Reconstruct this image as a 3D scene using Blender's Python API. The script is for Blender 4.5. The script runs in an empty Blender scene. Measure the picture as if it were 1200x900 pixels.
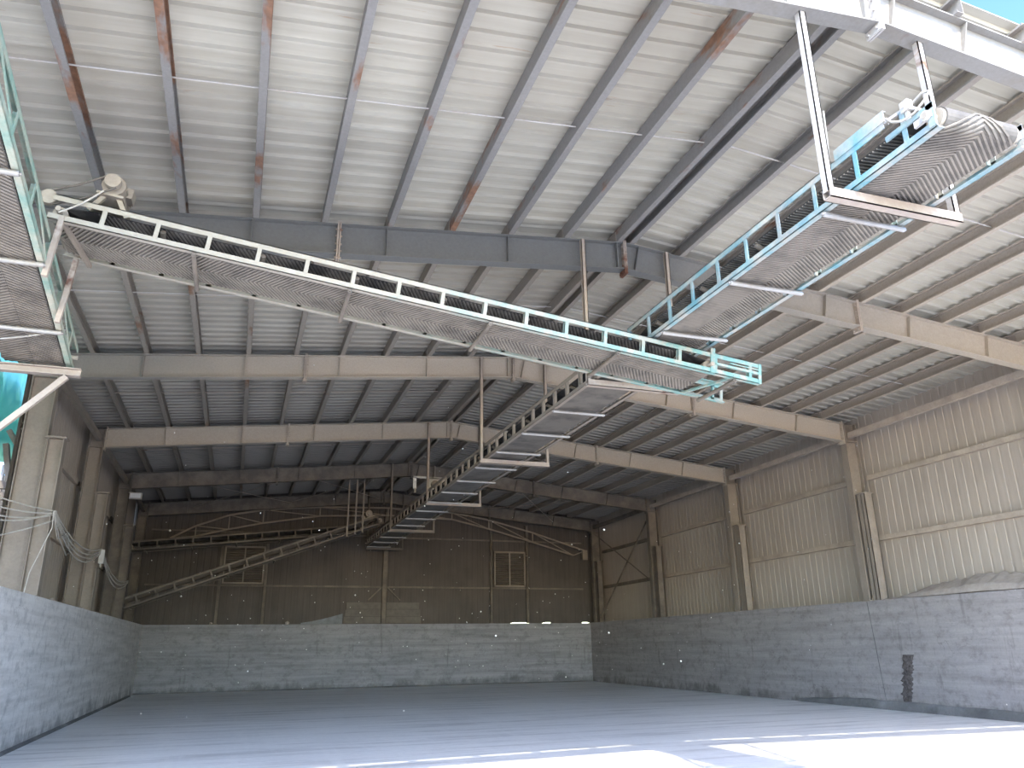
import bpy, math, random
from mathutils import Vector, Matrix, Quaternion
rnd = random.Random(7)
C = bpy.context.scene.collection
V = Vector

# ------------------------------------------------------------------ geometry of the place
FY = [4.849] + [33.713 - 5.787 * (5 - i) for i in range(1, 6)]      # the six roof beams
XR, ZR = 5.656, 7.517                                               # ridge, underside of the beams
SL, SR = 0.0995, 0.0945                                             # roof pitch left / right
BD = 0.50                                                           # beam depth
PH = 0.22                                                           # purlin depth
XL = -3.66                                                          # column face, left
HC = 2.506                                                          # concrete wall height
YB = 34.19                                                          # concrete face of the end wall
XCL = -3.385                                                        # concrete face, left
XWL = -4.20                                                         # cladding, left


def xr(y): return 15.0 + (y - 16.35) * 0.0245                       # column face, right (slightly splayed)
def zbot(x): return ZR - (SL * (XR - x) if x < XR else SR * (x - XR))
def ztop(x): return zbot(x) + BD
RH = .045                                                           # depth of the roof ribs
def zroof(x): return ztop(x) + PH + 0.014 + RH


# ------------------------------------------------------------------ mesh helper
class MB:
    def __init__(s): s.v = []; s.f = []; s.sm = []; s.mi = []; s.m = 0
    def add(s, vs, fs, smooth=False):
        n = len(s.v); s.v += [tuple(v) for v in vs]
        for f in fs:
            s.f.append([n + i for i in f]); s.sm.append(smooth); s.mi.append(s.m)
        return s
    def box(s, a, b):
        (x0, y0, z0), (x1, y1, z1) = a, b
        x0, x1 = min(x0, x1), max(x0, x1); y0, y1 = min(y0, y1), max(y0, y1); z0, z1 = min(z0, z1), max(z0, z1)
        return s.add([(x0, y0, z0), (x1, y0, z0), (x1, y1, z0), (x0, y1, z0), (x0, y0, z1), (x1, y0, z1), (x1, y1, z1), (x0, y1, z1)],
                     [(0, 3, 2, 1), (4, 5, 6, 7), (0, 1, 5, 4), (1, 2, 6, 5), (2, 3, 7, 6), (3, 0, 4, 7)])
    def bar(s, a, b, w, h, up=(0, 0, 1)):
        a, b = V(a), V(b); d = (b - a).normalized(); up = V(up)
        r = d.cross(up)
        if r.length < 1e-4: r = d.cross(V((0, 1, 0)))
        r.normalize(); u = r.cross(d)
        vs = []
        for p in (a, b):
            for i, j in ((-1, -1), (1, -1), (1, 1), (-1, 1)): vs.append(p + r * i * w / 2 + u * j * h / 2)
        return s.add(vs, [(0, 1, 2, 3), (7, 6, 5, 4), (0, 4, 5, 1), (1, 5, 6, 2), (2, 6, 7, 3), (3, 7, 4, 0)])
    def prism(s, prof, a, b, right, up):
        """closed profile [(u,v)] swept from a to b; right/up give the profile axes"""
        a, b, right, up = V(a), V(b), V(right), V(up); n = len(prof)
        vs = [p + right * u + up * v for p in (a, b) for u, v in prof]
        fs = [(i, (i + 1) % n, n + (i + 1) % n, n + i) for i in range(n)]
        fs += [tuple(range(n - 1, -1, -1)), tuple(range(n, 2 * n))]
        return s.add(vs, fs)
    def tube(s, pts, r, n=6, caps=True):
        pts = [V(p) for p in pts]; vs = []; fs = []; k = len(pts)
        ref = None
        for i, p in enumerate(pts):
            d = (pts[min(i + 1, k - 1)] - pts[max(i - 1, 0)]).normalized()
            if ref is None: ref = d.orthogonal().normalized()
            ref = (ref - d * ref.dot(d)).normalized(); q = d.cross(ref)
            rr = r[i] if isinstance(r, (list, tuple)) else r
            for j in range(n):
                t = 2 * math.pi * j / n; vs.append(p + ref * math.cos(t) * rr + q * math.sin(t) * rr)
        for i in range(k - 1):
            for j in range(n):
                fs.append((i * n + j, i * n + (j + 1) % n, (i + 1) * n + (j + 1) % n, (i + 1) * n + j))
        s.add(vs, fs, True)
        if caps:
            s.add(vs[:n], [tuple(range(n - 1, -1, -1))]); s.add(vs[-n:], [tuple(range(n))])
        return s
    def isec(s, a, b, d, w, tf, tw, up, end_lift=0):
        """I section from a to b, a/b on the lower face, up = direction of its depth"""
        a, b, up = V(a), V(b), V(up); r = (b - a).cross(up).normalized()
        s.prism([(-w / 2, 0), (w / 2, 0), (w / 2, tf), (tw / 2, tf), (tw / 2, d - tf), (w / 2, d - tf), (w / 2, d), (-w / 2, d), (-w / 2, d - tf), (-tw / 2, d - tf), (-tw / 2, tf), (-w / 2, tf)], a, b, r, up)
        return s
    def lump(s, c, r, seed=0, n=8, m=5, flat=0.7):
        g = random.Random(seed); vs = []; fs = []
        for i in range(m + 1):
            t = math.pi * i / m
            for j in range(n):
                p = 2 * math.pi * j / n; k = r * g.uniform(.75, 1.15)
                vs.append((c[0] + k * math.sin(t) * math.cos(p), c[1] + k * math.sin(t) * math.sin(p), c[2] + k * flat * math.cos(t)))
        for i in range(m):
            for j in range(n): fs.append((i * n + j, (i + 1) * n + j, (i + 1) * n + (j + 1) % n, i * n + (j + 1) % n))
        return s.add(vs, fs)
    def build(s, name, mat, parent=None, loc=None):
        me = bpy.data.meshes.new(name); o = bpy.data.objects.new(name, me); C.objects.link(o)
        L = V(loc) if loc is not None else V((0, 0, 0))
        me.from_pydata([tuple(V(v) - L) for v in s.v], [], s.f)
        for m in (mat if isinstance(mat, (list, tuple)) else [mat]): me.materials.append(m)
        me.polygons.foreach_set('use_smooth', s.sm); me.polygons.foreach_set('material_index', s.mi)
        me.update()
        if parent is not None: o.parent = parent
        else: o.location = L
        return o


def tag(o, label=None, cat=None, group=None, kind=None):
    if label: o['label'] = label
    if cat: o['category'] = cat
    if group: o['group'] = group
    if kind: o['kind'] = kind
    return o


def thing(name, loc, label, cat, group=None, rot=None):
    o = bpy.data.objects.new(name, None); C.objects.link(o); o.location = loc; o.empty_display_size = .2
    if rot is not None: o.rotation_mode = 'QUATERNION'; o.rotation_quaternion = rot
    return tag(o, label, cat, group)


def copy_tree(root, loc):
    r = root.copy(); C.objects.link(r); r.location = loc
    for ch in list(root.children):
        c = ch.copy(); C.objects.link(c); c.parent = r
        for g in list(ch.children):
            d = g.copy(); C.objects.link(d); d.parent = c
    return r


# ------------------------------------------------------------------ materials
class NT:
    def __init__(s, name):
        s.mat = bpy.data.materials.new(name); s.mat.use_nodes = True
        s.t = s.mat.node_tree; s.b = s.t.nodes['Principled BSDF']
        s.pos = s.t.nodes.new('ShaderNodeNewGeometry').outputs['Position']
    def link(s, a, b): s.t.links.new(a, b)
    def mapping(s, scale, rot=(0, 0, 0), loc=(0, 0, 0)):
        m = s.t.nodes.new('ShaderNodeMapping'); m.inputs['Scale'].default_value = scale; m.inputs['Rotation'].default_value = rot
        m.inputs['Location'].default_value = loc; s.link(s.pos, m.inputs['Vector']); return m.outputs['Vector']
    def noise(s, scale=(1, 1, 1), detail=4, rough=.6, rot=(0, 0, 0), loc=(0, 0, 0)):
        n = s.t.nodes.new('ShaderNodeTexNoise'); n.inputs['Scale'].default_value = 1
        n.inputs['Detail'].default_value = detail; n.inputs['Roughness'].default_value = rough
        s.link(s.mapping(scale, rot, loc), n.inputs['Vector']); return n.outputs['Fac']
    def ramp(s, fac, lo, hi):
        r = s.t.nodes.new('ShaderNodeMapRange'); r.inputs['From Min'].default_value = lo; r.inputs['From Max'].default_value = hi
        s.link(fac, r.inputs['Value']); return r.outputs['Result']
    def math(s, op, a, b):
        m = s.t.nodes.new('ShaderNodeMath'); m.operation = op
        for i, x in enumerate((a, b)):
            if isinstance(x, (int, float)): m.inputs[i].default_value = x
            else: s.link(x, m.inputs[i])
        m.use_clamp = False
        return m.outputs[0]
    def mix(s, fac, a, b, mode='MIX'):
        m = s.t.nodes.new('ShaderNodeMix'); m.data_type = 'RGBA'; m.blend_type = mode
        for i, x in ((0, fac), (6, a), (7, b)):
            if isinstance(x, (int, float)): m.inputs[i].default_value = x
            elif isinstance(x, tuple): m.inputs[i].default_value = (*x, 1)
            else: s.link(x, m.inputs[i])
        return m.outputs[2]
    def axis(s, k):
        x = s.t.nodes.new('ShaderNodeSeparateXYZ'); s.link(s.pos, x.inputs[0]); return x.outputs[k]
    def done(s, col, rough=.8, metal=0, bump=None, bstr=.3, bdist=.01):
        if isinstance(col, tuple): s.b.inputs['Base Color'].default_value = (*col, 1)
        else: s.link(col, s.b.inputs['Base Color'])
        if isinstance(rough, (int, float)): s.b.inputs['Roughness'].default_value = rough
        else: s.link(rough, s.b.inputs['Roughness'])
        s.b.inputs['Metallic'].default_value = metal
        s.b.inputs['Specular IOR Level'].default_value = .3
        if bump is not None:
            n = s.t.nodes.new('ShaderNodeBump'); n.inputs['Strength'].default_value = bstr; n.inputs['Distance'].default_value = bdist
            s.link(bump, n.inputs['Height']); s.link(n.outputs[0], s.b.inputs['Normal'])
        return s.mat


def dusty(name, base, dust, amt=.5, rust=None, ramt=0, rough=.75, spread=.12, rscale=(1.1, .55, 1.1), metal=0):
    """painted or bare surface with patches of settled dust and, where given, rust"""
    n = NT(name)
    d = n.ramp(n.noise((2.2, 2.2, 2.2), 6, .65), .62 - amt * .45, .62 - amt * .45 + spread * 2)
    c = n.mix(d, base, dust)
    fine = n.noise((22, 22, 22), 3, .7)
    c = n.mix(n.ramp(fine, .3, .75), c, n.mix(.5, c, n.mix(1.0, c, (.72, .68, .64), 'MULTIPLY')))
    if rust:
        r = n.ramp(n.noise(rscale, 5, .62, loc=(3.1, 1.7, .4)), .70 - ramt * .3, .72 - ramt * .3 + .03)
        rc = n.mix(n.ramp(n.noise((9, 9, 9), 4, .7), .35, .65), rust, tuple(x * .45 for x in rust))
        c = n.mix(r, c, rc)
    return n.done(c, rough, metal, fine, .15, .004)


DUST = (.50, .435, .355)
M = {}
M['steel'] = dusty('dusty grey steel', (.19, .19, .19), (.36, .31, .25), .42, (.23, .115, .07), .12)


def graded(name, grey, dust, x0, xk, y0, yk, rust=None, ramt=0., rx=None, rscale=(1.2, .5, 1.2), nz=.5):
    """bare grey steel whose coat of beige dust thickens towards the dusty right and rear of the shed"""
    n = NT(name)
    g = n.math('MULTIPLY', n.math('SUBTRACT', n.axis(0), x0), xk)
    h = n.math('MULTIPLY', n.math('SUBTRACT', n.axis(1), y0), yk)
    t = n.math('ADD', n.math('ADD', g, h), n.math('MULTIPLY', n.math('SUBTRACT', n.noise((.8, .8, .8), 5, .6), .40), nz))
    t = n.ramp(t, 0, 1)
    c = n.mix(t, grey, dust)
    fine = n.noise((26, 26, 26), 3, .7)
    c = n.mix(n.ramp(fine, .3, .75), n.mix(1.0, c, (.84, .83, .82), 'MULTIPLY'), c)
    if rust:
        rn = n.noise(rscale, 5, .62, loc=(3.1, 1.7, .4))
        if rx: rn = n.math('SUBTRACT', rn, n.math('MULTIPLY', n.math('SUBTRACT', n.axis(0), rx[0]), rx[1]))
        r = n.ramp(rn, .70 - ramt * .3, .75 - ramt * .3)
        rc = n.mix(n.ramp(n.noise((9, 9, 9), 4, .7), .3, .7), tuple(x * 1.15 for x in rust), tuple(x * .55 for x in rust))
        c = n.mix(n.math('MULTIPLY', r, .85), c, rc)
    return n.done(c, .75, 0, fine, .15, .004)


BEIGE = (.43, .372, .298)
M['beam'] = graded('grey beam paint under dust', (.155, .157, .15), BEIGE, 5.5, .13, 10.8, .25, (.17, .10, .065), .03, rscale=(.7, .7, .7), nz=.35)
M['beamfront'] = dusty('pale beam paint', (.245, .235, .215), (.22, .195, .16), .3, (.20, .11, .07), .04)
M['dusted'] = dusty('steel caked in beige dust', (.235, .20, .165), (.33, .283, .228), .65, (.21, .13, .08), .03, spread=.3)
M['purlin'] = graded('galvanised purlin with rust', (.235, .225, .21), (.40, .345, .28), 6.2, .30, 5, .0, (.24, .115, .06), .56, (1.5, .014), (1.3, .5, 1.3))
M['purlin_clean'] = graded('galvanised purlin under dust', (.285, .25, .21), (.42, .355, .285), 6.2, .25, 12, .04, (.21, .11, .06), .34, (0, .010), (1.1, .35, 1.1))
M['girt'] = dusty('girt under pale dust', (.36, .305, .25), (.46, .39, .315), .6)
M['hanger'] = dusty('weathered hanger steel', (.34, .29, .245), (.40, .335, .27), .5, (.21, .10, .065), .3)
M['hangerwhite'] = dusty('whitened steel', (.46, .44, .415), (.40, .355, .305), .35, (.24, .13, .08), .15)
M['green'] = dusty('pale green paint under dust', (.22, .345, .285), (.43, .415, .33), .50)
M['blue'] = dusty('turquoise blue paint under dust', (.13, .29, .33), (.36, .355, .32), .58)
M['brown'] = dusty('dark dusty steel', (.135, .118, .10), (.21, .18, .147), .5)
M['roller'] = dusty('worn roller steel', (.36, .355, .345), (.31, .285, .25), .3, rough=.45, metal=.3)


def cross_paint():
    n = NT('dusty turquoise conveyor paint')
    t = n.ramp(n.math('ADD', n.math('MULTIPLY', n.axis(0), .09), n.math('MULTIPLY', n.noise((2.5, 2.5, 2.5), 5, .65), .9)), .60, .98)
    c = n.mix(t, (.32, .29, .235), (.16, .30, .275))
    f = n.noise((20, 20, 20), 3, .7)
    c = n.mix(n.ramp(n.noise((6, 6, 6), 5, .7), .45, .65), c, (.35, .325, .27))
    return n.done(c, .8, 0, f, .15, .004)


M['cross'] = cross_paint()


def rubber(name, base, dust, amt):
    n = NT(name)
    return n.done(n.mix(n.ramp(n.noise((3, 3, 3), 5, .6), .75 - amt, 1.05 - amt), base, dust), .7)


M['rubber'] = rubber('black belt rubber', (.020, .020, .021), (.10, .092, .082), .35)
M['rubber_dusty'] = rubber('dusty belt rubber', (.062, .056, .05), (.145, .13, .11), .5)
M['rib'] = rubber('dusty belt ribs', (.115, .103, .088), (.235, .207, .17), .5)
M['rib_dark'] = rubber('dark belt ribs', (.045, .043, .04), (.16, .15, .135), .40)


def roof_mat():
    n = NT('ribbed roof sheet')
    st = n.noise((.5, 9, .5), 5, .6)
    blot = n.noise((.35, .35, .35), 5, .6)
    c = n.mix(n.ramp(st, .35, .7), (.455, .43, .36), (.385, .36, .295))
    c = n.mix(n.ramp(blot, .42, .75), c, n.mix(.6, c, (.31, .27, .215)))
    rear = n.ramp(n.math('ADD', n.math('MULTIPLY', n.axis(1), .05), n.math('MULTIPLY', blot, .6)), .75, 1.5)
    c = n.mix(rear, c, (.235, .215, .19))  # rear darkening: settled dust, plus light falloff put into the colour
    rs = n.ramp(n.noise((1.1, 14, 1.1), 5, .7, loc=(5, 2, 0)), .66, .70)
    fr = n.ramp(n.axis(1), 9.5, 7.5)
    c = n.mix(n.math('MULTIPLY', n.math('MULTIPLY', rs, fr), .55), c, (.30, .20, .13))
    return n.done(c, .62, 0)


M['roof'] = roof_mat()


def wall_sheet(name, a, b, s=(9, 9, .5), dust=(.46, .40, .33)):
    n = NT(name)
    c = n.mix(n.ramp(n.noise(s, 5, .65), .3, .72), a, b)
    c = n.mix(n.ramp(n.noise((.5, .5, .5), 4, .6), .4, .7), c, n.mix(.5, c, dust))
    sp = n.noise((40, 40, 40), 2, .7)
    c = n.mix(n.ramp(sp, .62, .75), c, n.mix(.35, c, dust))
    return n.done(c, .85, 0, sp, .2, .004)


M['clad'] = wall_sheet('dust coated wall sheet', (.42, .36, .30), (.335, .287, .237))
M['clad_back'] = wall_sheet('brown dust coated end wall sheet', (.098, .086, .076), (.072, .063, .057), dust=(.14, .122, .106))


def concrete(name, a, b, strat=True, stain=.5, tone=1.0, warm=0.0):
    n = NT(name)
    lay = n.noise((.35, .35, 7), 6, .62) if strat else n.noise((1.4, 1.4, 1.4), 6, .65)
    c = n.mix(n.ramp(lay, .36, .66), a, b)
    big = n.noise((.6, .6, .9), 5, .62, loc=(2, 4, 1))
    c = n.mix(n.ramp(big, .45, .72), c, n.mix(.35, c, (.68, .665, .65)))
    drip = n.noise((4.5, 4.5, .5), 5, .7, loc=(1, 9, 0))
    c = n.mix(n.math('MULTIPLY', n.ramp(drip, .60, .72), stain), c, (.16, .155, .15))
    vo = n.t.nodes.new('ShaderNodeTexVoronoi'); vo.feature = 'DISTANCE_TO_EDGE'; vo.inputs['Scale'].default_value = 1
    wv = n.mapping((.35, .35, .8))
    nm = n.t.nodes.new('ShaderNodeTexNoise'); nm.inputs['Scale'].default_value = 1.4; nm.inputs['Detail'].default_value = 5
    n.link(n.pos, nm.inputs['Vector'])
    ad = n.t.nodes.new('ShaderNodeVectorMath'); ad.operation = 'ADD'; n.link(wv, ad.inputs[0]); n.link(nm.outputs['Color'], ad.inputs[1])
    n.link(ad.outputs[0], vo.inputs['Vector'])
    cr = n.math('MULTIPLY', n.ramp(vo.outputs['Distance'], .007, .002), n.ramp(n.noise((.8, .8, .8), 3, .6, loc=(7, 1, 3)), .50, .58))
    c = n.mix(n.math('MULTIPLY', cr, .40), c, (.14, .13, .125))
    mot = n.noise((3.2, 3.2, 4.5), 6, .72, loc=(4, 8, 2))
    c = n.mix(n.math('MULTIPLY', n.ramp(mot, .50, .66), .45), c, (.24, .238, .24))
    low = n.math('ADD', n.math('MULTIPLY', n.axis(2), -.55), n.noise((1.3, 1.3, .7), 5, .7, loc=(9, 3, 5)))
    c = n.mix(n.math('MULTIPLY', n.ramp(low, .36, .50), .55), c, (.15, .147, .143))
    f = n.noise((18, 18, 18), 5, .75)
    c = n.mix(n.ramp(f, .25, .8), n.mix(1.0, c, (.80, .80, .80), 'MULTIPLY'), c)
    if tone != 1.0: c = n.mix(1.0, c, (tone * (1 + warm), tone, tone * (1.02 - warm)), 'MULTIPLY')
    return n.done(c, .85, 0, f, .4, .012)


M['concrete'] = concrete('weathered concrete wall', (.70, .675, .655), (.51, .49, .475))
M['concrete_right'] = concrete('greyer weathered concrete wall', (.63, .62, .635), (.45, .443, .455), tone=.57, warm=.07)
M['concrete_back'] = concrete('darker grey concrete wall', (.63, .62, .635), (.43, .423, .435), tone=.50)  # wall concrete toned darker for the end wall
M['concrete_dark'] = concrete('dark concrete kerb', (.16, .157, .15), (.11, .107, .103), False, .3)


def floor_mat():
    n = NT('dusty concrete floor')
    big = n.noise((.22, .22, .22), 5, .6)
    c = n.mix(n.ramp(big, .35, .7), (.84, .83, .81), (.74, .73, .715))
    tr = n.noise((.28, 2.6, 1), 5, .65, rot=(0, 0, .5))
    c = n.mix(n.math('MULTIPLY', n.ramp(tr, .50, .64), .7), c, (.46, .45, .44))
    tr2 = n.noise((2.2, .25, 1), 5, .65, rot=(0, 0, .25), loc=(3, 3, 0))
    c = n.mix(n.math('MULTIPLY', n.ramp(tr2, .52, .66), .5), c, (.84, .825, .80))
    f = n.noise((9, 9, 9), 6, .75)
    c = n.mix(n.ramp(f, .3, .75), n.mix(1.0, c, (.84, .84, .84), 'MULTIPLY'), c)
    n.done(c, .42, 0, f, .2, .008); n.b.inputs['Specular IOR Level'].default_value = .5; return n.mat


M['floor'] = floor_mat()


def plain(name, a, b, s=6, rough=.8):
    n = NT(name); return n.done(n.mix(n.ramp(n.noise((s, s, s), 5, .65), .35, .68), a, b), rough)


M['tarp'] = plain('turquoise tarpaulin', (.22, .56, .49), (.36, .66, .59), 1.5, .6)
_t = M['tarp'].node_tree; _tr = _t.nodes.new('ShaderNodeBsdfTranslucent'); _tr.inputs[0].default_value = (.30, .68, .60, 1)
_mx = _t.nodes.new('ShaderNodeMixShader'); _mx.inputs[0].default_value = .35
_t.links.new(_t.nodes['Principled BSDF'].outputs[0], _mx.inputs[1]); _t.links.new(_tr.outputs[0], _mx.inputs[2]); _t.links.new(_mx.outputs[0], _t.nodes['Material Output'].inputs[0])
M['wood'] = plain('dusty grey boards', (.125, .11, .096), (.165, .147, .128), 5)
M['cable'] = plain('dusty pale cable', (.46, .43, .38), (.36, .33, .29), 8, .6)
M['white'] = plain('dusty white enamel', (.46, .45, .42), (.37, .35, .32), 4, .5)
M['glass'] = plain('lamp glass', (.72, .74, .75), (.62, .64, .66), 4, .25)
M['rubble'] = plain('sandy spilled dust', (.46, .395, .34), (.36, .31, .265), 7, .95)
M['char'] = plain('dark broken concrete', (.05, .042, .04), (.16, .14, .13), 16, .95)
M['pale'] = plain('pale bare sheet', (.20, .215, .235), (.14, .145, .15), 5, .6)
M['shed'] = plain('dark shed sheet', (.06, .06, .06), (.11, .105, .10), 3)
M['motor'] = dusty('dust caked motor', (.27, .24, .205), (.38, .335, .27), .7)
M['speck'] = plain('pale dust flake', (.85, .84, .80), (.80, .79, .76), 4)

# ------------------------------------------------------------------ the setting
fl = MB(); fl.box((-40, -45, -.3), (60, 34.9, 0)); tag(fl.build('floor', M['floor']), 'pale grey dusty concrete floor running out of the open front', 'floor', kind='structure')


def ribbed(pitch, n, w0=.045, w1=.028, h=.034, inset=0):
    """open profile along u with n ribs: list of (u, depth)"""
    out = []
    for k in range(n):
        c = (k + .5) * pitch
        out += [(c - w0, 0), (c - w1, h), (c + w1, h), (c + w0, 0)]
    return [(0, 0)] + out + [(n * pitch, 0)]


def roof_slope(name, xa, xb, label):
    pitch = .272; y0 = 4.78; n = int((34.75 - y0) / pitch)
    pr = ribbed(pitch, n, .034, .022, -RH); m = MB(); T = .012
    vs = []; fs = []
    for (u, d) in pr:
        y = y0 + u
        vs += [(xa, y, zroof(xa) + d), (xb, y, zroof(xb) + d), (xa, y, zroof(xa) + d + T), (xb, y, zroof(xb) + d + T)]
    for i in range(len(pr) - 1):
        a = 4 * i; b = a + 4
        fs += [(a, a + 1, b + 1, b), (a + 2, b + 2, b + 3, a + 3)]
    fs += [(0, 2, 3, 1)]
    m.add(vs, fs)
    return tag(m.build(name, M['roof']), label, 'roof', kind='structure')


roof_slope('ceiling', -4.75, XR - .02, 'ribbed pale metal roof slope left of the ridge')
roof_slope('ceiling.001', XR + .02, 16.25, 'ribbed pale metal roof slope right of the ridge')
rc = MB(); zt = zroof(XR) + .06
rc.prism([(-.3, -.03), (0, 0), (.3, -.03), (.3, -.015), (0, .015), (-.3, -.015)], (XR, 4.74, zt), (XR, 34.8, zt), (1, 0, 0), (0, 0, 1))
tag(rc.build('trim_1', M['steel']), 'folded ridge cap over the joint of the two roof slopes', 'trim', kind='structure')

# concrete walls
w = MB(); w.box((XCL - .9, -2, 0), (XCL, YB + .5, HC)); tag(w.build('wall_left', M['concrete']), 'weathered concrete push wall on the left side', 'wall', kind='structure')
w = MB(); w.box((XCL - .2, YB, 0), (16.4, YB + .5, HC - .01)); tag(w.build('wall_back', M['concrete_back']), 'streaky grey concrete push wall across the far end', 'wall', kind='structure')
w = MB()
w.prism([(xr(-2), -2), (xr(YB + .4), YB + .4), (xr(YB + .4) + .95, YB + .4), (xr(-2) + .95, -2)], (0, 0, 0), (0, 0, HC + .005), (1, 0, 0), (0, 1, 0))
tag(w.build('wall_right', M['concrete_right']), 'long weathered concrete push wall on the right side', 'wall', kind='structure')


def cladding(name, a, b, z0, z1f, out, pitch, mat, label, base=None):
    """vertical ribbed sheet from a to b (plan points), ribs pushed towards out"""
    a, b, out = V(a), V(b), V(out); L = (b - a).length; d = (b - a) / L; n = int(L / pitch)
    pr = ribbed(pitch, n, .034, .022, .0095 if out.x > 0 else .008); m = MB(); vs = []; fs = []
    for (u, dep) in pr:
        p = a + d * u
        zb = z0 if base is None else base(u)
        for off in (0, .012):
            q = p + out * (dep + off)
            vs += [(q.x, q.y, zb), (q.x, q.y, z1f(p))]
    for i in range(len(pr) - 1):
        k = 4 * i
        fs += [(k, k + 1, k + 5, k + 4), (k + 2, k + 6, k + 7, k + 3), (k, k + 4, k + 6, k + 2)]
    m.add(vs, fs)
    return tag(m.build(name, mat), label, 'wall', kind='structure')


XOFF = .58
cladding('wall_left.001', (XWL, FY[2] + .02, 0), (XWL, YB + .3, 0), HC + .0, lambda p: zroof(XWL) - .01, (-1, 0, 0), .25, M['clad'], 'brown ribbed cladding above the left concrete wall')
cladding('wall_right.001', (xr(4.9) + XOFF, 4.9, 0), (xr(YB) + XOFF, YB + .3, 0), HC + .01, lambda p: zroof(p.x) - .01, (1, 0, 0), .25, M['clad'], 'dust coated ribbed cladding above the right concrete wall')


def leak(u):
    x = -4.3 + u
    return HC + (.035 if (11.75 < x < 12.5 or 13.25 < x < 13.55 or 15.1 < x < 15.5) else -.005)


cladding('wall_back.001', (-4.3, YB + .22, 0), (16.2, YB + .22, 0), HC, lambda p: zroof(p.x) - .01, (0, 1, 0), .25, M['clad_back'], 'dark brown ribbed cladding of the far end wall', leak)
b = MB(); b.prism([(0, 0), (.004, 0), (.004, .02), (0, .02)], (xr(16.2) + .001, 16.2, .2), (xr(16.35) + .001, 16.35, HC - .01), (-1, 0, 0), (0, 1, 0))
tag(b.build('trim_2', M['concrete_dark']), 'dark vertical joint in the right concrete wall below the tall column', 'joint', kind='structure')
b = MB()
kg = random.Random(2); kp = [9 + .35 * k for k in range(31)]
kv = []
for yy in kp: h_ = .20 * min(1, (19.9 - yy) / 3 + .25) + kg.uniform(-.02, .02); w_ = .09 + kg.uniform(-.02, .02); kv += [(xr(yy) + .003, yy, h_), (xr(yy) - w_ * .6, yy, h_ * .8), (xr(yy) - w_, yy, 0)]
b.add(kv, [(3 * k + q, 3 * k + q + 1, 3 * k + q + 4, 3 * k + q + 3) for k in range(30) for q in (0, 1)] + [(90, 91, 92), (2, 1, 0)])
tag(b.build('baseboard_right', M['concrete_dark']), 'dark rough kerb along the foot of the right concrete wall', 'kerb', kind='structure')
b = MB()
b.prism([(0, 0), (.07, 0), (.03, .03), (0, .05)], (XCL - .003, 6, 0), (XCL - .003, 33, 0), (1, 0, 0), (0, 0, 1))  # low dark strip where wall and floor meet
tag(b.build('baseboard_left', M['concrete_dark']), 'narrow dark strip along the foot of the left concrete wall', 'kerb', kind='structure')
b = MB()
b.prism([(0, 0), (.06, 0), (.03, .03), (0, .05)], (XCL, YB, 0), (xr(YB), YB, 0), (0, -1, 0), (0, 0, 1))  # same dark strip along the end wall
tag(b.build('baseboard_back', M['concrete_dark']), 'narrow dark strip along the foot of the end wall', 'kerb', kind='structure')

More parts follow.
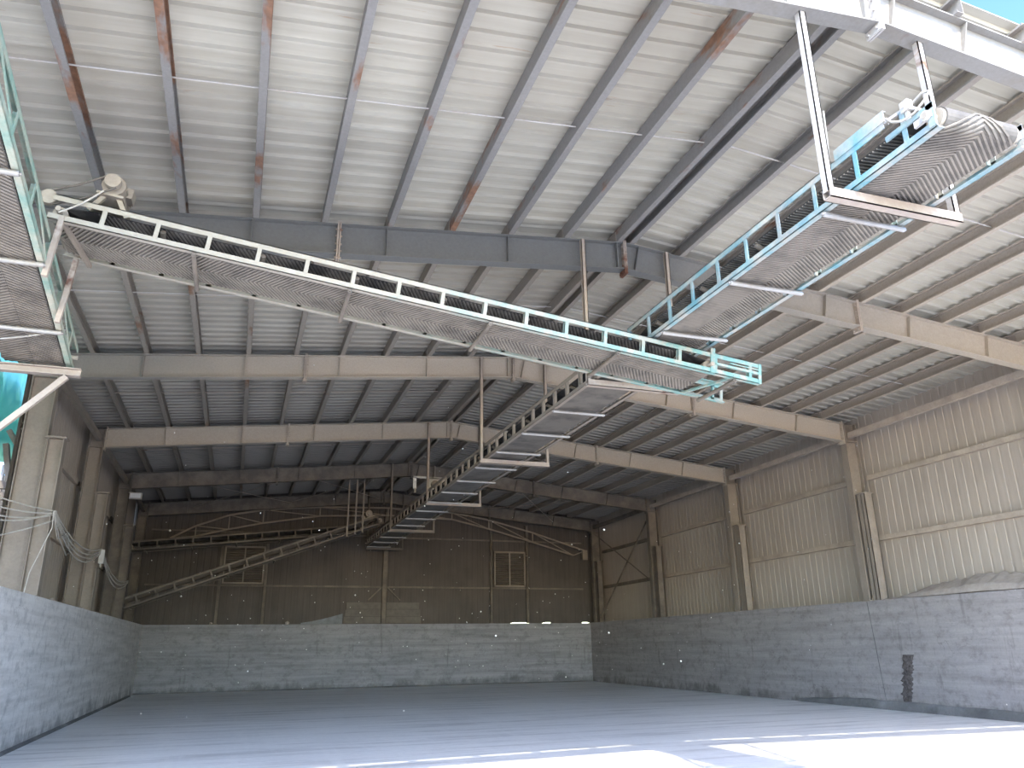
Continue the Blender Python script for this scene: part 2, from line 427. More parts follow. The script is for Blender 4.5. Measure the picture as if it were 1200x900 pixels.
# ------------------------------------------------------------------ roof beams
ORD = ['front sunlit', 'second', 'third', 'fourth', 'fifth', 'rearmost']
LBL_BEAM = ['pale sunlit steel roof beam across the open front of the shed',
            'grey steel roof beam above the long sloping cross conveyor, second from the front',
            'third steel roof beam from the front, its left column carrying the cables',
            'fourth steel roof beam from the front, behind the cable column',
            'fifth steel roof beam from the front, last one before the end wall',
            'rearmost steel roof beam close against the brown end wall']
PURL_L = [5.52 - .968 * k for k in range(10)]
PURL_R = [5.84 + .955 * k for k in range(10)]
for i, y in enumerate(FY):
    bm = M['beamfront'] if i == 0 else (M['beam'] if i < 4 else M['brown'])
    t = thing('roof_beam', (XR, y, ZR), LBL_BEAM[i], 'roof beam', 'roof beams across the shed')
    L = t.location
    xl, xe = XL + .02, xr(y) - .02
    FW = .18
    for (xa, sgn) in ((xl, -1), (xe, 1)):
        r = MB()
        ux = V((XR, y, ZR)); e = V((xa, y, zbot(xa)))
        d = (e - ux).normalized(); n = V((0, 1, 0)).cross(d); n = n if n.z > 0 else -n
        tf, tw = .016, .014
        for sg, (za, zb) in ((0, (0, tf)), (0, (BD - tf, BD))):
            r.add([V((x, yy, zbot(x) + z)) for z in (za, zb) for x, yy in ((XR, y - FW / 2), (xa, y - FW / 2), (xa, y + FW / 2), (XR, y + FW / 2))],
                  [(0, 1, 2, 3), (7, 6, 5, 4), (0, 4, 5, 1), (1, 5, 6, 2), (2, 6, 7, 3), (3, 7, 4, 0)])
        r.add([V((x, yy, zbot(x) + z)) for z in (tf, BD - tf) for x, yy in ((XR, y - tw / 2), (xa, y - tw / 2), (xa, y + tw / 2), (XR, y + tw / 2))],
              [(0, 1, 2, 3), (7, 6, 5, 4), (0, 4, 5, 1), (1, 5, 6, 2), (2, 6, 7, 3), (3, 7, 4, 0)])
        r.build('rafter', bm, t, L)
    # stiffeners under every second purlin, raked like the purlin stays in the photo
    for lst in (PURL_L, PURL_R):
        for x in (lst if i == 0 else lst[0::2]):
            if x < xl + .3 or x > xe - .3: continue
            s = MB(); lean = .0 if x < XR else .10
            zb = zbot(x) + .016; ztp = ztop(x) - .016
            s.add([V((x + lean + dx if z == ztp else x + dx, yy, z)) for z in (zb, ztp) for dx, yy in ((-.006, y - (.04 if i == 0 and z == zb else .085)), (.006, y - (.04 if i == 0 and z == zb else .085)), (.006, y + .085), (-.006, y + .085))],
                  [(0, 1, 2, 3), (7, 6, 5, 4), (0, 4, 5, 1), (1, 5, 6, 2), (2, 6, 7, 3), (3, 7, 4, 0)])
            s.build('web_stiffener', bm, t, L)
    # bolted splices: ridge and the middle of each slope
    for x in (XR, XR - 4.72, XR + 4.78):
        s = MB(); zb = zbot(x)
        for dx in (-.016, .016):
            s.box((x + dx - .011, y - .10, zb - .09), (x + dx + .011, y + .10, zb + BD + .03))
        for zz in (-.055, .06, .17, .30, .41):
            for yy in (-.06, .06):
                s.tube([(x - .05, y + yy, zb + zz), (x + .05, y + yy, zb + zz)], .013, 6)
        s.build('splice_plate', M['hangerwhite'] if i == 0 else M['hanger'] if i < 3 else bm, t, L)
    for x, s_ in ((xl, 1), (xe, -1)):
        s = MB(); s.box((x, y - .11, zbot(x) - .08), (x + s_ * .022, y + .11, zbot(x) + BD + .05))
        for zz in (.02, .12, .25, .38, .48):
            s.tube([(x + s_ * .02, y - .07, zbot(x) + zz), (x + s_ * .055, y - .07, zbot(x) + zz)], .014, 6)
        s.build('end_plate', bm, t, L)

# ------------------------------------------------------------------ columns
LBL_CL = {2: 'nearest left column, hung with loops of cable, beside the turquoise tarpaulin', 3: 'second left column with a small pale box on its cables',
          4: 'third left column with a small white floodlight at its head', 5: 'corner column at the left end of the end wall'}
LBL_CR = {1: 'right column beneath the second roof beam, nearest the open front', 2: 'tall right column under the third roof beam, beside the crack in the concrete', 3: 'middle right column under the fourth roof beam',
          4: 'right column beside the crossed bracing rods', 5: 'corner column at the right end of the end wall'}
for side in (-1, 1):
    for i in ((2, 3, 4, 5) if side < 0 else (1, 2, 3, 4, 5)):
        y = FY[i]; xf = XL if side < 0 else xr(y); o = -1 if side < 0 else 1
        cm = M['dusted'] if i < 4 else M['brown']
        t = thing('steel_column', (xf + o * .2, y, HC), LBL_CL[i] if side < 0 else LBL_CR[i], 'column', 'steel columns along the side walls')
        zt = ztop(xf) - .02; D = (.43 if i == 2 else .34) if side < 0 else .40
        s = MB(); s.isec((xf, y, HC + .02), (xf, y, zt), D, .22, .016, .014, (o, 0, 0)); s.build('shaft', cm, t, t.location)
        s = MB(); s.box((xf - o * .03, y - .15, HC), (xf + o * (D + .05), y + .15, HC + .022))
        for dx, dy in ((.06, -.12), (.06, .12), (D - .04, -.12), (D - .04, .12)): s.tube([(xf + o * dx, y + dy, HC + .02), (xf + o * dx, y + dy, HC + .07)], .014, 6)
        s.build('base_plate', cm, t, t.location)
        s = MB(); s.box((xf, y - .11, zbot(xf) - .012), (xf + o * D, y + .11, zbot(xf) + .012)); s.build('knee_plate', cm, t, t.location)
        # short crane post bolted against the column
        if i < 5 or side > 0:
            if side < 0: a, bb, yy = XL + .01, XL + .29, y
            else: a, bb, yy = xf + .08, xf + .33, y - .25
            zp = 5.38 if side < 0 else 5.18
            s = MB()
            for xx in (a, bb - .016): s.box((xx, yy - .13, HC + .01), (xx + .016, yy + .13, zp))
            s.box((a, yy - .012, HC + .01), (bb, yy + .012, zp))
            if side > 0: s.box((a, yy - .13, HC + .01), (bb, yy - .115, zp))
            so = s.build('crane_post', cm, t, t.location)
            s = MB(); s.box((a - .04, yy - .15, zp), (bb + .04, yy + .15, zp + .03)); s.build('cap_plate', cm, so, t.location)

# ------------------------------------------------------------------ purlins, one per bay and line
NUM = ['first', 'second', 'third', 'fourth', 'fifth', 'sixth', 'seventh', 'eighth', 'ninth', 'tenth']
BAYN = ['between front and second roof beams', 'between second and third roof beams', 'between third and fourth roof beams', 'between fourth and fifth roof beams', 'between fifth and rearmost roof beams']
YE = [4.70] + FY[1:5] + [34.15]
def purlin(x, y0, y1, mat, label):
    zb = ztop(x) + .004; H, F, lip, t = PH, .09, .026, .007
    m = MB(); sx = 1 if x < XR else -1
    m.prism([(u * sx, v) for u, v in [(0, 0), (F, 0), (F, lip), (F - t, lip), (F - t, t), (t, t), (t, H - t), (F - t, H - t), (F - t, H - lip), (F, H - lip), (F, H), (0, H)]][::sx], (x, y0, zb), (x, y1, zb), (1, 0, 0), (0, 0, 1))
    o = m.build('purlin', mat, None, (x, y0, zb))
    tag(o, label, 'purlin', 'roof purlins')
    c = MB()
    ys = [yy for yy in (FY[BAY], FY[BAY + 1]) if y0 - .2 <= yy <= y1 + .2]
    for yy in ys[:1]:
        c.box((x - sx * .010, yy - .07, ztop(x)), (x - sx * .001, yy + .07, ztop(x) + PH * .85))
        c.build('cleat', mat, o, (x, y0, zb))
for BAY in range(5):
    mat = M['purlin'] if BAY == 0 else M['purlin_clean']
    for side, lst in (('left', PURL_L), ('right', PURL_R)):
        for k, x in enumerate(lst):
            rd = .9 * (NUM.index(NUM[k]))
            purlin(x, YE[BAY] + .004, YE[BAY + 1] - .004, mat,
                   f'{NUM[k]} steel purlin {side} of the ridge, {BAYN[BAY]}')

# sag rods: one line per bay and slope
for BAY in range(5):
    ym = (FY[BAY] + FY[BAY + 1]) / 2
    for side in ('left', 'right'):
        xa, xb = (PURL_L[-1], PURL_L[0]) if side == 'left' else (PURL_R[0], PURL_R[-1])
        m = MB(); m.tube([(xa, ym, ztop(xa) + .10), (xb, ym + .05, ztop(xb) + .10)], .011, 6)
        tag(m.build('sag_rod', M['hangerwhite'] if BAY < 2 else M['hanger'], None, (xa, ym, ztop(xa) + .1)),
            f'thin tie rod through the purlins of the {side} slope {BAYN[BAY]}', 'rod', 'purlin tie rods')

# roof cross bracing in the last bay
for nm, xa, xb in (('outer left', -2.0, 1.8), ('inner left', 1.8, 5.4), ('right', 9.7, 13.5)):
    for q, (pa, pb) in enumerate((((xa, FY[4]), (xb, FY[5])), ((xb, FY[4]), (xa, FY[5])))):
        m = MB(); dz = .20 + .05 * q
        m.tube([(pa[0], pa[1] + .02, zbot(pa[0]) + dz), (pb[0], pb[1] - .02, zbot(pb[0]) + dz)], .014, 6)
        tag(m.build('roof_brace_rod', M['hanger'], None, (pa[0], pa[1], zbot(pa[0]) + dz)),
            f'{nm} roof bracing rod of the last bay, slanting {"rightwards" if q == 0 else "leftwards"} to the rear', 'rod', 'roof bracing rods')

# ------------------------------------------------------------------ wall girts and eave struts
def girt(a, b, name, label, mat, H=.12, W=.10, side=1):
    m = MB(); a, b = V(a), V(b); out = V((side, 0, 0)) if abs((b - a).x) < abs((b - a).y) else V((0, 1, 0))
    m.prism([(0, 0), (W, 0), (W, .007), (.007, .007), (.007, H - .007), (W, H - .007), (W, H), (0, H)], a, b, out, V((0, 0, 1)))
    tag(m.build(name, mat, None, a), label, 'girt' if name == 'wall_girt' else 'strut', 'wall girts' if name == 'wall_girt' else 'eave struts')
BN = {0: 'in the front bay', 1: 'in the bay behind the second roof beam', 2: 'in the bay behind the third roof beam', 3: 'in the bay behind the fourth roof beam', 4: 'in the end bay'}
for BAY in range(5):
    ya, yb = FY[BAY] + .14, FY[BAY + 1] - .14
    cm = M['girt'] if BAY < 4 else M['brown']
    for z, w_ in ((4.0, 'lower'), (5.58, 'upper')):
        girt((xr(ya) + XOFF - .115, ya, z), (xr(yb) + XOFF - .115, yb, z), 'wall_girt', f'{w_} horizontal girt on the right cladding {BN[BAY]}', cm)
        if BAY >= 2:
            girt((XWL + .11, ya, z), (XWL + .11, yb, z), 'wall_girt', f'{w_} horizontal girt on the left cladding {BN[BAY]}', cm, side=-1)
    girt((xr(ya) + .06, ya, 6.70), (xr(yb) + .06, yb, 6.70), 'eave_strut', f'eave strut on the right wall {BN[BAY]}', cm, .15, .10)
    if BAY >= 2:
        girt((XL - .06, ya, 6.72), (XL - .06, yb, 6.72), 'eave_strut', f'eave strut on the left wall {BN[BAY]}', M['dusted'] if BAY < 4 else cm, .15, .10, -1)
# X brace on the right wall of the end bay
for q, (za, zb) in enumerate(((6.45, 3.9), (2.62, 6.45))):
    m = MB(); xx = xr(31) + .10 + .05 * q
    m.bar((xx + (.06 if q else 0), FY[5] - .3, za), (xx - .05, FY[4] + .2, zb), .012, .065, (1, 0, 0))
    tag(m.build('wall_brace', M['brown'], None, (xx, FY[5] - .3, za)), 'bracing bar on the right end bay ' + ('falling towards the front' if q == 0 else 'rising towards the front'), 'brace', 'crossed wall braces')

# ------------------------------------------------------------------ end wall furniture
yp = YB + .04
POSTS = [(-.75, 4.0, 'thin wall post at the left edge of the left louvre'), (1.02, 4.0, 'thin wall post at the right edge of the left louvre'), (5.92, 7.0, 'tall end wall post with knee braces behind the boards'),
         (10.70, 7.0, 'tall end wall post at the left edge of the right louvre'), (12.42, 7.0, 'end wall post at the right edge of the right louvre')]
for x, zt, lb in POSTS:
    t = thing('wall_post', (x, yp, HC), lb, 'post', 'end wall posts')
    zt = min(zbot(x) - .05, 7.2) if zt > 5 else 5.7
    wd = .20 if 5 < x < 7 else .10
    s = MB(); s.isec((x - wd / 2, yp + .06, HC), (x - wd / 2, yp + .06, zt), wd, .12, .012, .012, (1, 0, 0)); s.build('shaft', M['brown'], t, t.location)
    s = MB(); s.box((x - wd / 2 - .04, yp, HC), (x + wd / 2 + .04, yp + .12, HC + .02)); s.build('base_plate', M['brown'], t, t.location)
    if 5 < x < 7:
        for sg in (-1, 1):
            s = MB(); s.bar((x + sg * .1, yp + .03, 4.02), (x + sg * .68, yp + .03, 3.46), .05, .06, (0, 1, 0)); s.build('knee_brace', M['brown'], t, t.location)
for (xa, xb, z, lb) in ((-3.5, 5.75, 3.98, 'lower girt on the end wall left of the tall post'), (6.1, 15.2, 3.98, 'lower girt on the end wall right of the tall post'),
                        (-3.5, 5.75, 6.12, 'upper girt on the end wall left of the tall post'), (6.1, 15.2, 6.08, 'upper girt on the end wall right of the tall post')):
    girt((xa, yp + .10, z), (xb, yp + .10, z), 'wall_girt', lb, M['brown'], .07, .07)


def louvre(x0, x1, z0, z1, lb):
    t = thing('louvre_vent', ((x0 + x1) / 2, yp, z0), lb, 'vent', 'louvred vents in the end wall'); L = t.location
    s = MB(); f = .07
    for a, b_ in (((x0, z0), (x1, z0 + f)), ((x0, z1 - f), (x1, z1)), ((x0, z0), (x0 + f, z1)), ((x1 - f, z0), (x1, z1))):
        s.box((a[0], yp - .02, a[1]), (b_[0], yp + .10, b_[1]))
    s.build('vent_frame', M['dusted'], t, L)
    s = MB(); s.box(((x0 + x1) / 2 - .03, yp - .01, z0 + f), ((x0 + x1) / 2 + .03, yp + .02, z1 - f)); s.build('mullion', M['dusted'], t, L)
    s = MB(); n = 15
    for k in range(n):
        z = z0 + f + (k + .5) * (z1 - z0 - 2 * f) / n
        s.bar((x0 + f, yp + .06, z), (x1 - f, yp + .06, z), .10, .012, (0, .55, 1))
    s.build('louvre_blades', M['brown'], t, L)


louvre(-.66, .94, 4.07, 5.58, 'slatted louvre vent left, partly hidden behind the rising rear conveyor')
louvre(10.82, 12.32, 4.07, 5.63, 'slatted louvre vent right of centre, fully in view')
for k, lb in enumerate(('bottom grey board behind the tall end wall post', 'middle grey board behind the tall end wall post', 'top grey board behind the tall end wall post')):
    m = MB(); z = HC + .02 + .29 * k; m.box((4.28 + .04 * k, yp + .128, z), (7.56 - .05 * k, yp + .16, z + .27))
    tag(m.build('wall_board', M['wood'], None, (5.9, yp, z)), lb, 'board', 'stacked boards on the end wall')
m = MB()
xs = [2.55, 2.9, 3.25, 3.6, 3.95, 4.22]
for q, x in enumerate(xs[:-1]):
    x2 = xs[q + 1]; za, zb = HC + .05 + .36 * ((x - 2.55) / 1.67) ** 1.3, HC + .05 + .36 * ((x2 - 2.55) / 1.67) ** 1.3
    yy = yp + .12 + (.02 if q % 2 else 0); y2 = yp + .12 + (0 if q % 2 else .02)
    m.add([(x, yy, HC), (x2, y2, HC), (x2, y2, zb), (x, yy, za), (x, yy + .008, HC), (x2, y2 + .008, HC), (x2, y2 + .008, zb), (x, yy + .008, za)], [(0, 1, 2, 3), (7, 6, 5, 4), (3, 2, 6, 7)])  # thin pale triangle just in front of the cladding
tag(m.build('pale_patch', M['pale'], None, (3.4, yp, HC)), 'pale triangular patch on the dark end wall left of the boards', 'sheet')

# bowed lattice truss in front of the end wall
TOP = [(-2.75, 5.78), (-1.84, 6.30), (-.6, 6.78), (.72, 7.05), (3.0, 7.26), (5.9, 7.34), (8.77, 7.25), (10.5, 6.98), (12.6, 6.48), (15.2, 5.72)]
BOT = [(-2.75, 5.64), (-1.84, 5.88), (-.6, 6.20), (.72, 6.50), (3.0, 6.88), (5.9, 7.02), (8.77, 6.95), (10.5, 6.58), (12.6, 6.05), (14.6, 5.50)]
t = thing('arched_truss', (5.9, 33.92, 5.6), 'brown bowed lattice truss arching across the end wall', 'truss')
yt = 33.97
for nm, P in (('top_chord', TOP), ('bottom_chord', BOT)):
    m = MB()
    for a, b_ in zip(P[:-1], P[1:]): m.bar((a[0], yt, a[1]), (b_[0], yt, b_[1]), .06, .07, (0, 0, 1))
    m.build(nm, M['dusted'], t, t.location)
for k in range(1, len(TOP)):
    m = MB(); m.bar((TOP[k][0], yt, TOP[k][1]), (BOT[k][0], yt, BOT[k][1]), .045, .045, (0, 1, 0)); m.build('web_bar', M['dusted'], t, t.location)
    m = MB(); m.bar((TOP[k - 1][0], yt, TOP[k - 1][1]), (BOT[k][0], yt, BOT[k][1]), .04, .04, (0, 1, 0)); m.build('web_bar', M['dusted'], t, t.location)
m = MB(); m.box((15.05, 33.9, 5.3), (15.3, 34.05, 5.75)); m.build('bracket', M['dusted'], t, t.location)


# ------------------------------------------------------------------ conveyors
def conveyor(name, A, B, width, height, label, paint, spacing, first=.1, ribs=0, belt_in=(0, 0), crossbars=(), post=.056, rail=.068, upperbelt=None, rollers=1.6, rollfirst=.6, ribmat='rib', flip=1, rollmat='roller', drum=None, top_cut=0, carry=None, idlers=True, lowbelt=True, midrail=None, posts_at=None):
    """belt conveyor; A, B = lower corner line of the near side frame, +local y = width direction (left of A>B is -y)"""
    A, B = V(A), V(B); d = (B - A); Ln = d.length; ex = d / Ln
    ey = V((0, 0, 1)).cross(ex).normalized(); ez = ex.cross(ey)
    rot = Matrix((ex, ey, ez)).transposed().to_quaternion()
    t = thing(name, A, label, 'conveyor', 'belt conveyors', rot)
    W, H = width, height
    def part(nm, m, mat, par=None): return m.build(nm, mat, par or t, None)
    for yy in (0, W):
        sg = 1 if yy == 0 else -1
        for nm, z in (('bottom_rail', 0), ('top_rail', H - rail)):
            m = MB()   # angle section
            le = Ln - (top_cut if z else 0); m.box((0, yy, z), (le, yy + sg * .010, z + rail)); zz = z if z == 0 else z + rail - .010
            m.box((0, yy, zz), (le, yy + sg * rail, zz + .010)); part(nm, m, paint)
        xs = posts_at or [first + spacing * k for k in range(int((Ln - first) / spacing) + 1)]
        for x in xs:
            m = MB(); m.box((x - post / 2, yy + sg * .001, rail * .5), (x + post / 2, yy + sg * .010, H - rail * .5)); m.box((x - post / 2, yy + sg * .001, rail * .6), (x - post / 2 + .008, yy + sg * post, H - rail * .6)); part('side_post', m, paint)
    # belt loop
    b0, b1 = belt_in[0], Ln - belt_in[1]; R = drum or H * .30; wb = W * .78; yc = W / 2; zlo = H * .10; zhi = zlo + 2 * R
    T = .010
    m = MB(); prof = []          # loop in x,z
    N = 10
    loop = []
    for k in range(N + 1):
        a = math.pi / 2 + math.pi * k / N; loop.append((b0 + R + R * math.cos(a), zlo + R + R * math.sin(a)))
    for k in range(N + 1):
        a = -math.pi / 2 + math.pi * k / N; loop.append((b1 - R + R * math.cos(a), zlo + R + R * math.sin(a)))
    # bottom run and wraps are flat; the upper run is troughed
    low = loop
    vs = []; fs = []
    for x, z in low:
        for off in (0, 1):
            cx, cz = (b0 + R if x < (b0 + b1) / 2 else b1 - R), zlo + R
            nx, nz = (x - cx), (z - cz); q = T * off / max(R, 1e-4)
            for yy in (-wb / 2, wb / 2): vs.append((x - nx * q, yc + yy, z - nz * q))
    for i in range(len(low) - 1):
        a, b_ = 4 * i, 4 * i + 4
        fs += [(a, a + 1, b_ + 1, b_), (a + 2, b_ + 2, b_ + 3, a + 3), (a, b_, b_ + 2, a + 2), (a + 1, a + 3, b_ + 3, b_ + 1)]
    m.add(vs, fs, False)
    # trough
    m.m = 3
    wing = H * .26; ends = .35
    tp = [(-wb / 2, wing), (-wb * .22, 0), (wb * .22, 0), (wb / 2, wing)]
    st = [(b0 + R, 0), (b0 + R + ends, 1), (b1 - R - ends, 1), (b1 - R, 0)]
    vs = []; fs = []
    for x, k in st:
        for off in (0, -T):
            for (u, z) in tp: vs.append((x, yc + u, zhi + z * k * .9 + off - (.03 * k)))
    for i in range(3):
        a, b_ = 8 * i, 8 * i + 8
        for j in range(3): fs += [(a + j, b_ + j, b_ + j + 1, a + j + 1), (a + 4 + j, a + 5 + j, b_ + 5 + j, b_ + 4 + j)]
        fs += [(a, a + 4, b_ + 4, b_), (a + 3, b_ + 3, b_ + 7, a + 7)]
    m.add(vs, fs); m.m = 0
    if ribs:
        hh = wb * .485; Lf = b1 - b0 - 2 * R; m.m = 1
        def loop_pt(q):
            if 0 <= q <= Lf: return V((b0 + R + q, 0, zlo)), V((0, 0, -1))
            if q > Lf: a = (q - Lf) / R; n_ = V((math.sin(a), 0, -math.cos(a))); return V((b1 - R, 0, zlo + R)) + n_ * R, n_
            a = -q / R; n_ = V((-math.sin(a), 0, -math.cos(a))); return V((b0 + R, 0, zlo + R)) + n_ * R, n_
        n = int((Lf + 2 * math.pi * R) / ribs)
        for k in range(n):
            s0 = -math.pi * R + k * ribs
            for sg in (-1, 1):      # chevron ribs on the outer face of the return run and round the drums
                flat = 0 < min(s0, s0 + flip * hh * .62) and max(s0, s0 + flip * hh * .62) < Lf
                K = 1 if flat else 4; last = None
                for q in range(K + 1):
                    ss = s0 + flip * hh * .62 * q / K
                    if not -math.pi * R <= ss <= Lf + math.pi * R: last = None; continue
                    p, n_ = loop_pt(ss); p = p + n_ * .006; p.y = yc + sg * hh * q / K
                    if last is not None: m.bar(last, p, ribs * .36, .016, n_)
                    last = p
        m.m = 2
        n2 = int((b1 - b0 - 2 * R - 2 * ends) / ribs)
        for k in range(n2):
            x = b0 + R + ends + k * ribs
            for sg in (-1, 1):
                ya, yb = yc + sg * wb * .22, yc + sg * wb * .5
                m.bar((x + .14, ya, zhi - .046), (x, yb, zhi - .046 + wing * .9), ribs * .36, .012, (0, 0, 1))
        m.m = 0
        m.m = 0
    part('belt', m, [upperbelt or M['rubber_dusty'], M[ribmat], M['rib_dark'], carry or M['rubber']])
    for nm, bx in (('tail_drum', b0 + R), ('head_drum', b1 - R)):
        m = MB(); m.tube([(bx, yc - wb / 2 - .03, zlo + R), (bx, yc + wb / 2 + .03, zlo + R)], R - T - .004, 16); m.tube([(bx, -.04, zlo + R), (bx, W + .04, zlo + R)], .03, 8); part(nm, m, M['motor'])
    k = 0; x = rollfirst
    while rollers and x < Ln - .2:
        m = MB(); m.tube([(x, -.0, -.035), (x, W, -.035)], .028, 8); m.tube([(x, -.02, -.035), (x, W + .02, -.035)], .014, 6)
        part('return_roller', m, M[rollmat]); x += rollers
    if idlers:
        x = first + .05 + spacing
        while x < Ln - .5:
            m = MB(); zc = zhi - .075
            m.tube([(x, yc - wb * .22, zc), (x, yc + wb * .22, zc)], .032, 8)
            for sg in (-1, 1): m.tube([(x, yc + sg * wb * .24, zc), (x, yc + sg * (wb * .5), zc + wing * .85)], .032, 8)
            part('idler_roller', m, M['brown']); x += spacing * 2
    return t, Ln, part


# 1. upper right conveyor, running from the open front to the cross conveyor
TRA, TRB = (5.92, 9.25, 5.455), (5.92, 3.62, 5.44)
# local +y must point to the far side: A>B along -y gives +y = +x; start from the x=4.95 side
t, Ln, part = conveyor('belt_conveyor', (4.95, 9.25, 5.455), (4.95, 3.85, 5.45), .97, .40, 'turquoise framed belt conveyor hanging high at the right front', M['blue'], .562, .03, .046, (0, -.03), flip=-1, drum=.10, top_cut=.50, rollers=1.55, rollfirst=.95, upperbelt=M['rubber_dusty'])
# skirt boards and bearings at the front end
for yy in (0, .97):
    sg = 1 if yy == 0 else -1
    m = MB(); m.box((Ln - 1.10, yy - .006, .39), (Ln - .48, yy + .006, .50)); m.box((Ln - 1.10, yy, .49), (Ln - .48, yy + sg * .03, .50)); part('skirt_board', m, M['blue'])
    m = MB(); m.box((Ln - .07, yy - .008, .02), (Ln, yy + .008, .24)); m.box((Ln - .50, yy - .008, .185), (Ln, yy + .008, .235)); part('end_post', m, M['blue'])
    m = MB(); m.tube([(Ln - .07, yy - sg * .035, .14), (Ln - .07, yy + sg * .03, .14)], .045, 12); m.box((Ln - .20, yy - .012, .11), (Ln - .02, yy + .012, .17)); part('bearing', m, M['hangerwhite'])
m = MB(); m.box((Ln - .30, -.01, .33), (Ln - .22, .05, .43)); m.bar((Ln - .60, .02, .40), (Ln - .22, .02, .36), .03, .03); m.tube([(Ln - .26, -.02, .38), (Ln - .26, .99, .38)], .018, 8); m.bar((Ln - .26, .02, .22), (Ln - .26, .02, .36), .03, .03); part('belt_scraper', m, M['hangerwhite'])
m = MB(); m.tube([(Ln - .46, .0, .40), (Ln - .38, -.03, .30), (Ln - .28, -.03, .24), (Ln - .16, -.02, .24), (Ln - .06, 0, .30), (Ln - .02, .02, .36), (Ln - .1, .03, .40), (Ln - .2, .03, .38)], .011, 6); part('cable_loop', m, M['cable'])

# 2. long cross conveyor sloping from the left wall to the right
CA, CB = (-2.30, 8.50, 5.955), (6.555, 8.50, 4.925)
# A>B along +x gives +y = +y (away from the camera)
t2, Ln2, part2 = conveyor('belt_conveyor', CA, CB, .95, .30, 'long dusty cross conveyor sloping down from upper left to the centre right', M['cross'], .548, .52, .050, (0, .70), rollers=1.75, rollfirst=1.5, rollmat='brown', upperbelt=M['rubber_dusty'], ribmat='rib')
LX = lambda x: (x - CA[0]) / (CB[0] - CA[0]) * Ln2
for yy in (0, .95):   # take-up at the tail end
    sg = 1 if yy == 0 else -1
    m = MB()
    if yy == 0: m.box((Ln2 - .72, yy - .008, .13), (Ln2 - .04, yy + .03, .165)); m.box((Ln2 - .045, yy - .009, 0), (Ln2, yy + .009, .29)); m.tube([(Ln2 - .5, yy, .20), (Ln2 - .04, yy, .20)], .010, 8)
    else: m.box((Ln2 - .045, yy - .009, 0), (Ln2, yy + .009, .30)); m.bar((Ln2 - .30, yy, .03), (Ln2 - .03, yy, .27), .03, .012, (0, 1, 0))
    m.box((Ln2 - .80, yy - .012, 0), (Ln2 - .735, yy + .012, .36))
    part2('take_up_bracket', m, M['cross'])
m = MB(); m.bar((Ln2 - .42, .0, .02), (Ln2 - .70, .95, .02), .035, .03); part2('tail_brace', m, M['cross'])
# drive at the head: motor on a bracket with its V-belt
m = MB(); m.box((.30, .15, .33), (.72, .60, .36)); m.bar((.30, .2, .30), (.42, .2, .52), .05, .05); m.bar((.70, .2, .30), (.56, .2, .52), .05, .05); m.box((.34, .12, .50), (.62, .55, .53)); mb_ = part2('motor_base', m, M['motor'])
m = MB(); m.tube([(.48, .16, .66), (.48, .62, .66)], .125, 14); m.tube([(.48, .62, .66), (.48, .70, .66)], .10, 12)
for k in range(8):
    a = math.pi * 2 * k / 8; m.bar((.48 + .13 * math.cos(a), .2, .66 + .13 * math.sin(a)), (.48 + .13 * math.cos(a), .58, .66 + .13 * math.sin(a)), .012, .02)
m.box((.55, .30, .62), (.66, .48, .74)); mo = part2('motor', m, M['motor'])
m = MB(); m.tube([(.48, .05, .66), (.48, .13, .66)], .085, 16); part2('motor_pulley', m, M['motor'])
m = MB(); m.tube([(-.06, .03, .27), (-.06, .10, .27)], .085, 16); part2('drum_pulley', m, M['motor'])
m = MB()
for s_ in (-1, 1):
    ra, rb = .085, .085; p0, p1 = V((.48, .08, .66)), V((-.06, .065, .27)); dd = (p1 - p0).normalized(); nn = V((-dd.z, 0, dd.x)) * s_
    m.tube([p0 + nn * ra, (p0 + nn * ra + p1 + nn * rb) / 2 + V((0, 0, -.03)), p1 + nn * rb], .012, 6)
part2('drive_belt', m, M['rubber_dusty'])
for yy, zz in ((.02, -.66), (.93, -.82)):   # legs down to the inclined conveyor
    m = MB(); m.bar((.14, yy, .05), (.16, yy, zz), .055, .055, (1, 0, 0)); part2('support_leg', m, M['hanger'])
m = MB(); m.bar((.14, .02, .02), (.30, .93, -.05), .045, .045, (0, 0, 1)); part2('cross_tie', m, M['dusted'])

# 3. inclined conveyor coming in at the upper left
LA, LB_ = (-2.30, 10.95, 5.02), (-2.045, 2.6, 6.32)
t3, Ln3, part3 = conveyor('belt_conveyor', (-3.17, 10.92, 5.02), (-2.915, 2.6, 6.32), .87, .36, 'pale green framed inclined belt conveyor at the upper left', M['green'], .95, .55, .055, (.05, 0), flip=-1, rollers=1.42, rollfirst=1.10, upperbelt=M['rubber_dusty'])
for yy in (0, .87):
    for k in range(int(Ln3 / .95) - 1):
        m = MB(); xa = .55 + .95 * k; m.bar((xa, yy, .05), (xa + .95, yy, .31), .03, .012, (0, 1, 0))
        if k % 2 == 0: part3('diagonal', m, M['green'])

# 4. long level conveyor along the ridge towards the end wall
t4, Ln4, part4 = conveyor('belt_conveyor', (5.93, 9.85, 5.48), (5.93, 33.7, 5.60), .98, .36, 'long dusty level conveyor running down the middle to the end wall', M['dusted'], .56, .05, 0, (0, 0), rollers=1.62, rollfirst=.7, upperbelt=M['rubber_dusty'], idlers=True)

